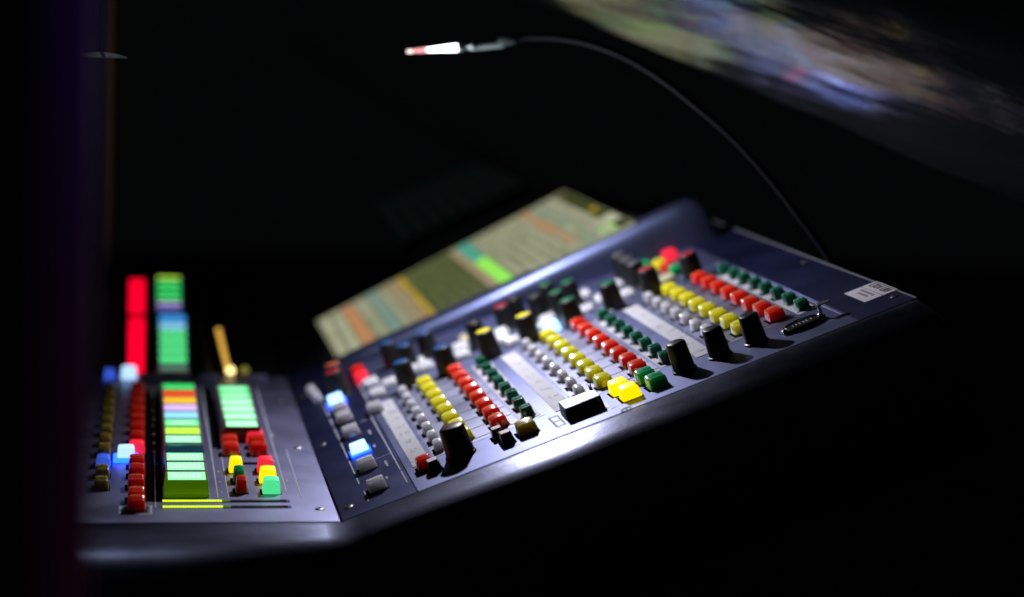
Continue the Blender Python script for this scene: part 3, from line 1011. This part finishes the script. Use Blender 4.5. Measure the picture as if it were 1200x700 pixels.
column(0, 6, 'base', [('pale', .1, .9, .7)])
column(6, 13.5, 'base', [('pale', .2, .9, .6), ('ink', .1, .3, .4)])
column(14, 21.5, 'base', [('orange', .0, 1, 1.0)], 12.2)
column(22, 30, 'base', [('grey', .1, .9, .6), ('ink', .1, .4, .4)])
column(30.5, 37.5, 'teal', [('teal', .2, .8, .4), ('base', .1, .9, .3)])
column(38, 43, 'base', [('grey', .1, .9, .6)])
column(43, 48, 'tan', [('base', .1, .9, .4)], 5)
column(48, 51, 'base', [('orange', .2, .8, .8), ('tan', 0, 1, .3)], 8)
column(51.5, 55.5, 'yellow', [('gold', .1, .9, .5), ('dark', .1, .9, .3)], 5)
for i in range(5):
    column(56 + 6.1 * i, 61.6 + 6.1 * i, 'dark', [('olive', .1, .9, .85)], 4.6)
column(86.5, 91.5, 'tan', [('base', .2, .8, .2)], 9)
cell('cyan', 92, 99.5, 66, T1)
cell('green', 92, 99.5, -44, 65.5)
for i in range(5):
    column(100.5 + 6.6 * i, 106.6 + 6.6 * i, 'base', [('grey', .1, .9, .6), ('ink', .12, .5, .5), ('pale', .5, .9, .35)], 5.0)
column(134, 140.5, 'base', [('orange', .0, 1, .95), ('tan', 0, 1, .5)], 6.4, -12)
column(141, 147, 'base', [('teal', .1, .9, .5), ('pale', .2, .7, .3)])
column(147, 152, 'grey', [('base', .1, .9, .5), ('teal', .2, .8, .3)])
column(152.5, 158, 'base', [('pale', .1, .9, .4), ('grey', .1, .9, .4)])
column(158.5, 166, 'olive', [('olive', .1, .9, .4)], 9, 10, 128)
cell('tan', 158.5, 166, 129, T1)
cell('gold', 158.5, 165, 24, 48)
cell('pale', 158.5, 166, -14, 9)
cell('green', 150.5, 159, -33, -14)
cell('olive', 158.5, 166, -44, -15)
bm = bmesh.new()
names = list(scr_m)
idx = {n: i for i, n in enumerate(names)}
for k, qs in cells.items():
    hi_ = 0.10 if k.startswith('_') else 0.05
    for s0, s1, t0, t1 in qs:
        ta, tb_ = max(t0, -12.5 - 0.16 * s0), max(t0, -12.5 - 0.16 * s1)
        if t1 <= max(ta, tb_) + 0.5:
            continue
        f = bm.faces.new([bm.verts.new((a / 1000, b / 1000, hi_ / 1000)) for a, b in ((s0, ta), (s1, tb_), (s1, t1), (s0, t1))])
        f.material_index = idx[k.lstrip('_')]
me = bpy.data.meshes.new('display_graphics')
bm.to_mesh(me)
bm.free()
for n in names:
    me.materials.append(scr_m[n])
g_ = link('display_graphics', me, con, Matrix.Translation(SW(0, 0)) @ S_ROT)
g_['kind'] = 'stuff'

# ------------------------------------------------------------------ gooseneck console light
gl = thing('gooseneck_lamp', 'slim gooseneck lamp with a brilliant white tip arching over the console', 'lamp')
tip = [Vector(p) for p in ((0.0486, 0.2165, 0.1750), (0.0706, 0.2028, 0.1780), (0.0907, 0.1900, 0.1811))]
d1 = (tip[1] - tip[0])
link('led_tip', tube_mesh('led_tip', [tip[0] - d1 * 0.02, tip[0], tip[0] + d1 * 0.08, tip[0] + d1 * 0.12], [0.0003, 0.0007, 0.0007, 0.0005]), gl, m=M['led_end'])
link('led_collar', tube_mesh('led_collar', [tip[0] + d1 * 0.11, tip[0] + d1 * 0.18, tip[0] + d1 * 0.40], [0.0006, 0.0008, 0.0011]), gl, m=M['led_red'])
link('led_tube', tube_mesh('led_tube', [tip[0] + d1 * 0.25, tip[0] + d1 * 0.35, tip[0] + d1 * 0.6, tip[0] + d1 * 0.9, tip[1], tip[1] + d1 * 0.02], [0.0005, 0.0007, 0.0011, 0.0016, 0.0017, 0.0012]), gl, m=M['led_core'])
d2 = tip[2] - tip[1]
link('lamp_socket', tube_mesh('lamp_socket', [tip[1] + d1 * 0.03, tip[1] + d2 * 0.12, tip[1] + d2 * 0.13, tip[1] + d2 * 0.30, tip[1] + d2 * 0.32, tip[1] + d2 * 0.38], [0.0020, 0.0020, 0.0015, 0.0015, 0.0020, 0.0020]), gl, m=M['tube'])
off = Vector((0, 0, -0.0006))
link('lamp_tube', tube_mesh('lamp_tube', [tip[1] + d2 * 0.36 + off, tip[1] + d2 * 0.7 + off, tip[2] + off], [0.0014, 0.0015, 0.0015]), gl, m=M['tube'])
neck = [(0.0895, 0.1908, 0.1814), (0.0932, 0.1883, 0.1828), (0.1015, 0.1829, 0.1847), (0.1160, 0.1734, 0.1848), (0.1304, 0.1640, 0.1820), (0.1447, 0.1545, 0.1761), (0.1590, 0.1450, 0.1671), (0.1733, 0.1356, 0.1556),
        (0.1874, 0.1261, 0.1430), (0.2016, 0.1166, 0.1271), (0.2140, 0.1083, 0.1108), (0.2264, 0.1001, 0.0934), (0.2350, 0.0960, 0.0760)]
link('neck', tube_mesh('neck', spline(neck, 6), 0.0017, 12), gl, m=M['neck'])
link('neck_ferrule', tube_mesh('neck_ferrule', [Vector(neck[0]) - d2 * 0.02, Vector(neck[1]), Vector(neck[1]) + d2 * 0.12], [0.0022, 0.0023, 0.0019]), gl, m=M['tube'])
pb = RW(177.6, 60, -16)
link('neck_socket', tube_mesh('neck_socket', [Vector(neck[-1]), Vector(neck[-1]) + Vector((0.002, 0, -0.006)), pb + Vector((0.003, 0, -0.012))], [0.0032, 0.0040, 0.0040]), gl, m=M['black'])

# ------------------------------------------------------------------ clear plastic sheet over the desk
edge = [(0.0458, 0.3448, 0.2294), (0.1305, 0.2876, 0.1947), (0.2179, 0.2298, 0.1592), (0.3069, 0.1716, 0.1228), (0.3927, 0.1142, 0.0878)]
ep = spline(edge, 50)
SHEET_TURN = 0.165
from mathutils import noise as mn
bm = bmesh.new()
NS = 150
grid = []
for i, p in enumerate(ep):
    tq = i / (len(ep) - 1)
    tang = (ep[min(i + 2, len(ep) - 1)] - ep[max(i - 2, 0)]).normalized()
    e1 = Vector((0.0, -1.0, 0.0))
    e1 = (e1 - tang * e1.dot(tang)).normalized()
    e2 = Vector((0.0, 0.0, 1.0))
    e2 = (e2 - tang * e2.dot(tang) - e1 * e2.dot(e1)).normalized()
    row = []
    turn = SHEET_TURN - 0.085 * tq
    ds = 0.0022
    # behind the fold the sheet climbs away; in front it runs under, then turns up
    q = p + e1 * (-0.012) + e2 * 0.061
    for j in range(NS + 1):
        sdist = j * ds
        if sdist < 0.05:
            ph = -76
        elif sdist < 0.062:
            ph = -76 + 88 * (sdist - 0.05) / 0.012
        else:
            sd = sdist - 0.062
            ph = 12 + 95 * min(1, sd / turn) if sd < turn else 107 + 8 * min(1, (sd - turn) / 0.08)
        a = math.radians(ph)
        q = q + (e1 * math.cos(a) + e2 * math.sin(a)) * ds
        nrm = e1 * math.sin(a) - e2 * math.cos(a)
        sa, tt = sdist, tq * 0.70
        cr = 0.0016 * mn.noise(Vector((sa * 34 + tt * 5, tt * 7, 1.3)))
        cr += 0.0011 * mn.noise(Vector((sa * 95 - tt * 10, tt * 10, 4.1)))
        cr += 0.00028 * mn.noise(Vector((sa * 230 - tt * 14, tt * 16, 7.7)))
        row.append(bm.verts.new(q + nrm * cr))
    grid.append(row)
for a, b in zip(grid, grid[1:]):
    for j in range(NS):
        bm.faces.new((a[j], a[j + 1], b[j + 1], b[j]))
sheet_m = mat('clear_sheet', (0.54, 0.57, 0.60), 0.11, 0.95, 0.9)
nt = sheet_m.node_tree
tc = nt.nodes.new('ShaderNodeTexCoord')
nz = nt.nodes.new('ShaderNodeTexNoise')
nz.inputs['Scale'].default_value = 120
nz.inputs['Detail'].default_value = 4
bp = nt.nodes.new('ShaderNodeBump')
bp.inputs['Strength'].default_value = 0.5
bp.inputs['Distance'].default_value = 0.0008
mp = nt.nodes.new('ShaderNodeMapping')
mp.inputs['Scale'].default_value = (4.2, 0.22, 1)
mp.inputs['Rotation'].default_value = (0, 0, math.radians(5))
nt.links.new(tc.outputs['UV'], mp.inputs['Vector'])
nt.links.new(mp.outputs['Vector'], nz.inputs['Vector'])
nt.links.new(nz.outputs['Fac'], bp.inputs['Height'])
nt.links.new(bp.outputs['Normal'], nt.nodes['Principled BSDF'].inputs['Normal'])
uvl = bm.loops.layers.uv.new('UVMap')
where = {v: (j * 0.0022, i / (len(ep) - 1) * 0.70) for i, r_ in enumerate(grid) for j, v in enumerate(r_)}
for f in bm.faces:
    for l in f.loops:
        l[uvl].uv = where[l.vert]
me = bm_mesh(bm, 'plastic_sheet', angle=180)
ps = link('plastic_sheet', me, None, None, sheet_m)
sm = ps.modifiers.new('thickness', 'SOLIDIFY')
sm.thickness = 0.0003
ps['label'] = 'creased dark plastic sheet draped over the console at upper right'
ps['category'] = 'plastic sheet'

# ------------------------------------------------------------------ dark things round the desk
po = link('dark_post', tube_mesh('dark_post', [(-0.1003, -0.322, -0.092), (-0.1003, -0.322, 0.1), (-0.0993, -0.318, 0.6)], 0.0135, 32), None, None, M['post'])
po['label'] = 'dark blurred post in the near left foreground, tinted violet'
po['category'] = 'post'

ts = thing('thin_stand', 'thin dim amber tinted upright behind the left end of the console', 'stand', (-0.098, 0.475, -0.092))
link('pole', tube_mesh('pole', [(0, 0, 0), (0, 0, 0.20), (0, 0, 0.5)], 0.0028, 16), ts, I4, M['stand'])
link('base_plate', lathe_mesh('base_plate', [(42, 0.2), (42, 3), (38, 5), (4, 6), (3.5, 14)], 40), ts, I4, M['stand'])

hl = thing('hanging_shade', 'small shallow shade hanging at upper left, its curved top catching grey light', 'lamp shade', (-0.0945, 0.0856, 0.1700))
link('shade', lathe_mesh('shade', [(10.6, 0.0), (10.9, 0.15), (10.6, 0.5), (8.5, 1.1), (5.5, 1.7), (2.5, 2.0), (0.8, 2.1)], 48), hl, I4, M['shade'])
link('cord', tube_mesh('cord', [(0, 0, 0.0018), (0, 0, 0.1), (0, 0, 0.4)], 0.0008, 10), hl, I4, M['black'])

rl = link('dim_rail', tube_mesh('dim_rail', [(0.0545, 0.9818, 0.1657), (0.130, 0.806, 0.119), (0.225, 0.585, 0.061), (0.30, 0.41, 0.015)], 0.0065, 16), None, None, M['rail'])
rl['label'] = 'dim grey rail slanting through the dark behind the screen'
rl['category'] = 'rail'

# second screen far behind, almost dark
ds = thing('dim_screen', 'almost dark second screen with faint upright stripes behind the lit one', 'screen')
P = [Vector(p) for p in ((0.0921, 0.5458, 0.0436), (0.1745, 0.5362, 0.0863), (0.1495, 0.5936, 0.0952), (0.0809, 0.6022, 0.0632))]
nn = (P[1] - P[0]).cross(P[3] - P[0]).normalized()
bm = bmesh.new()
vs = [bm.verts.new(p - nn * 0.008) for p in P] + [bm.verts.new(p) for p in P]
for f in ((0, 3, 2, 1), (4, 5, 6, 7), (0, 1, 5, 4), (1, 2, 6, 5), (2, 3, 7, 6), (3, 0, 4, 7)):
    bm.faces.new([vs[i] for i in f])
link('screen_body', bm_mesh(bm, 'screen_body', smooth=False), ds, m=M['frame'])
bm = bmesh.new()
for i in range(8):
    a, b = (i + 0.12) / 8, (i + 0.82) / 8
    q = [P[0].lerp(P[1], a), P[0].lerp(P[1], b), P[3].lerp(P[2], b), P[3].lerp(P[2], a)]
    bm.faces.new([bm.verts.new(x + nn * 0.0004) for x in q])  # the lit screen's reflection put in as faintly glowing stripes
link('screen_stripes', bm_mesh(bm, 'screen_stripes', smooth=False), ds, m=glow('faint_stripes', (0.0028, 0.0045, 0.0042), 1.0, (0.01, 0.01, 0.01)))
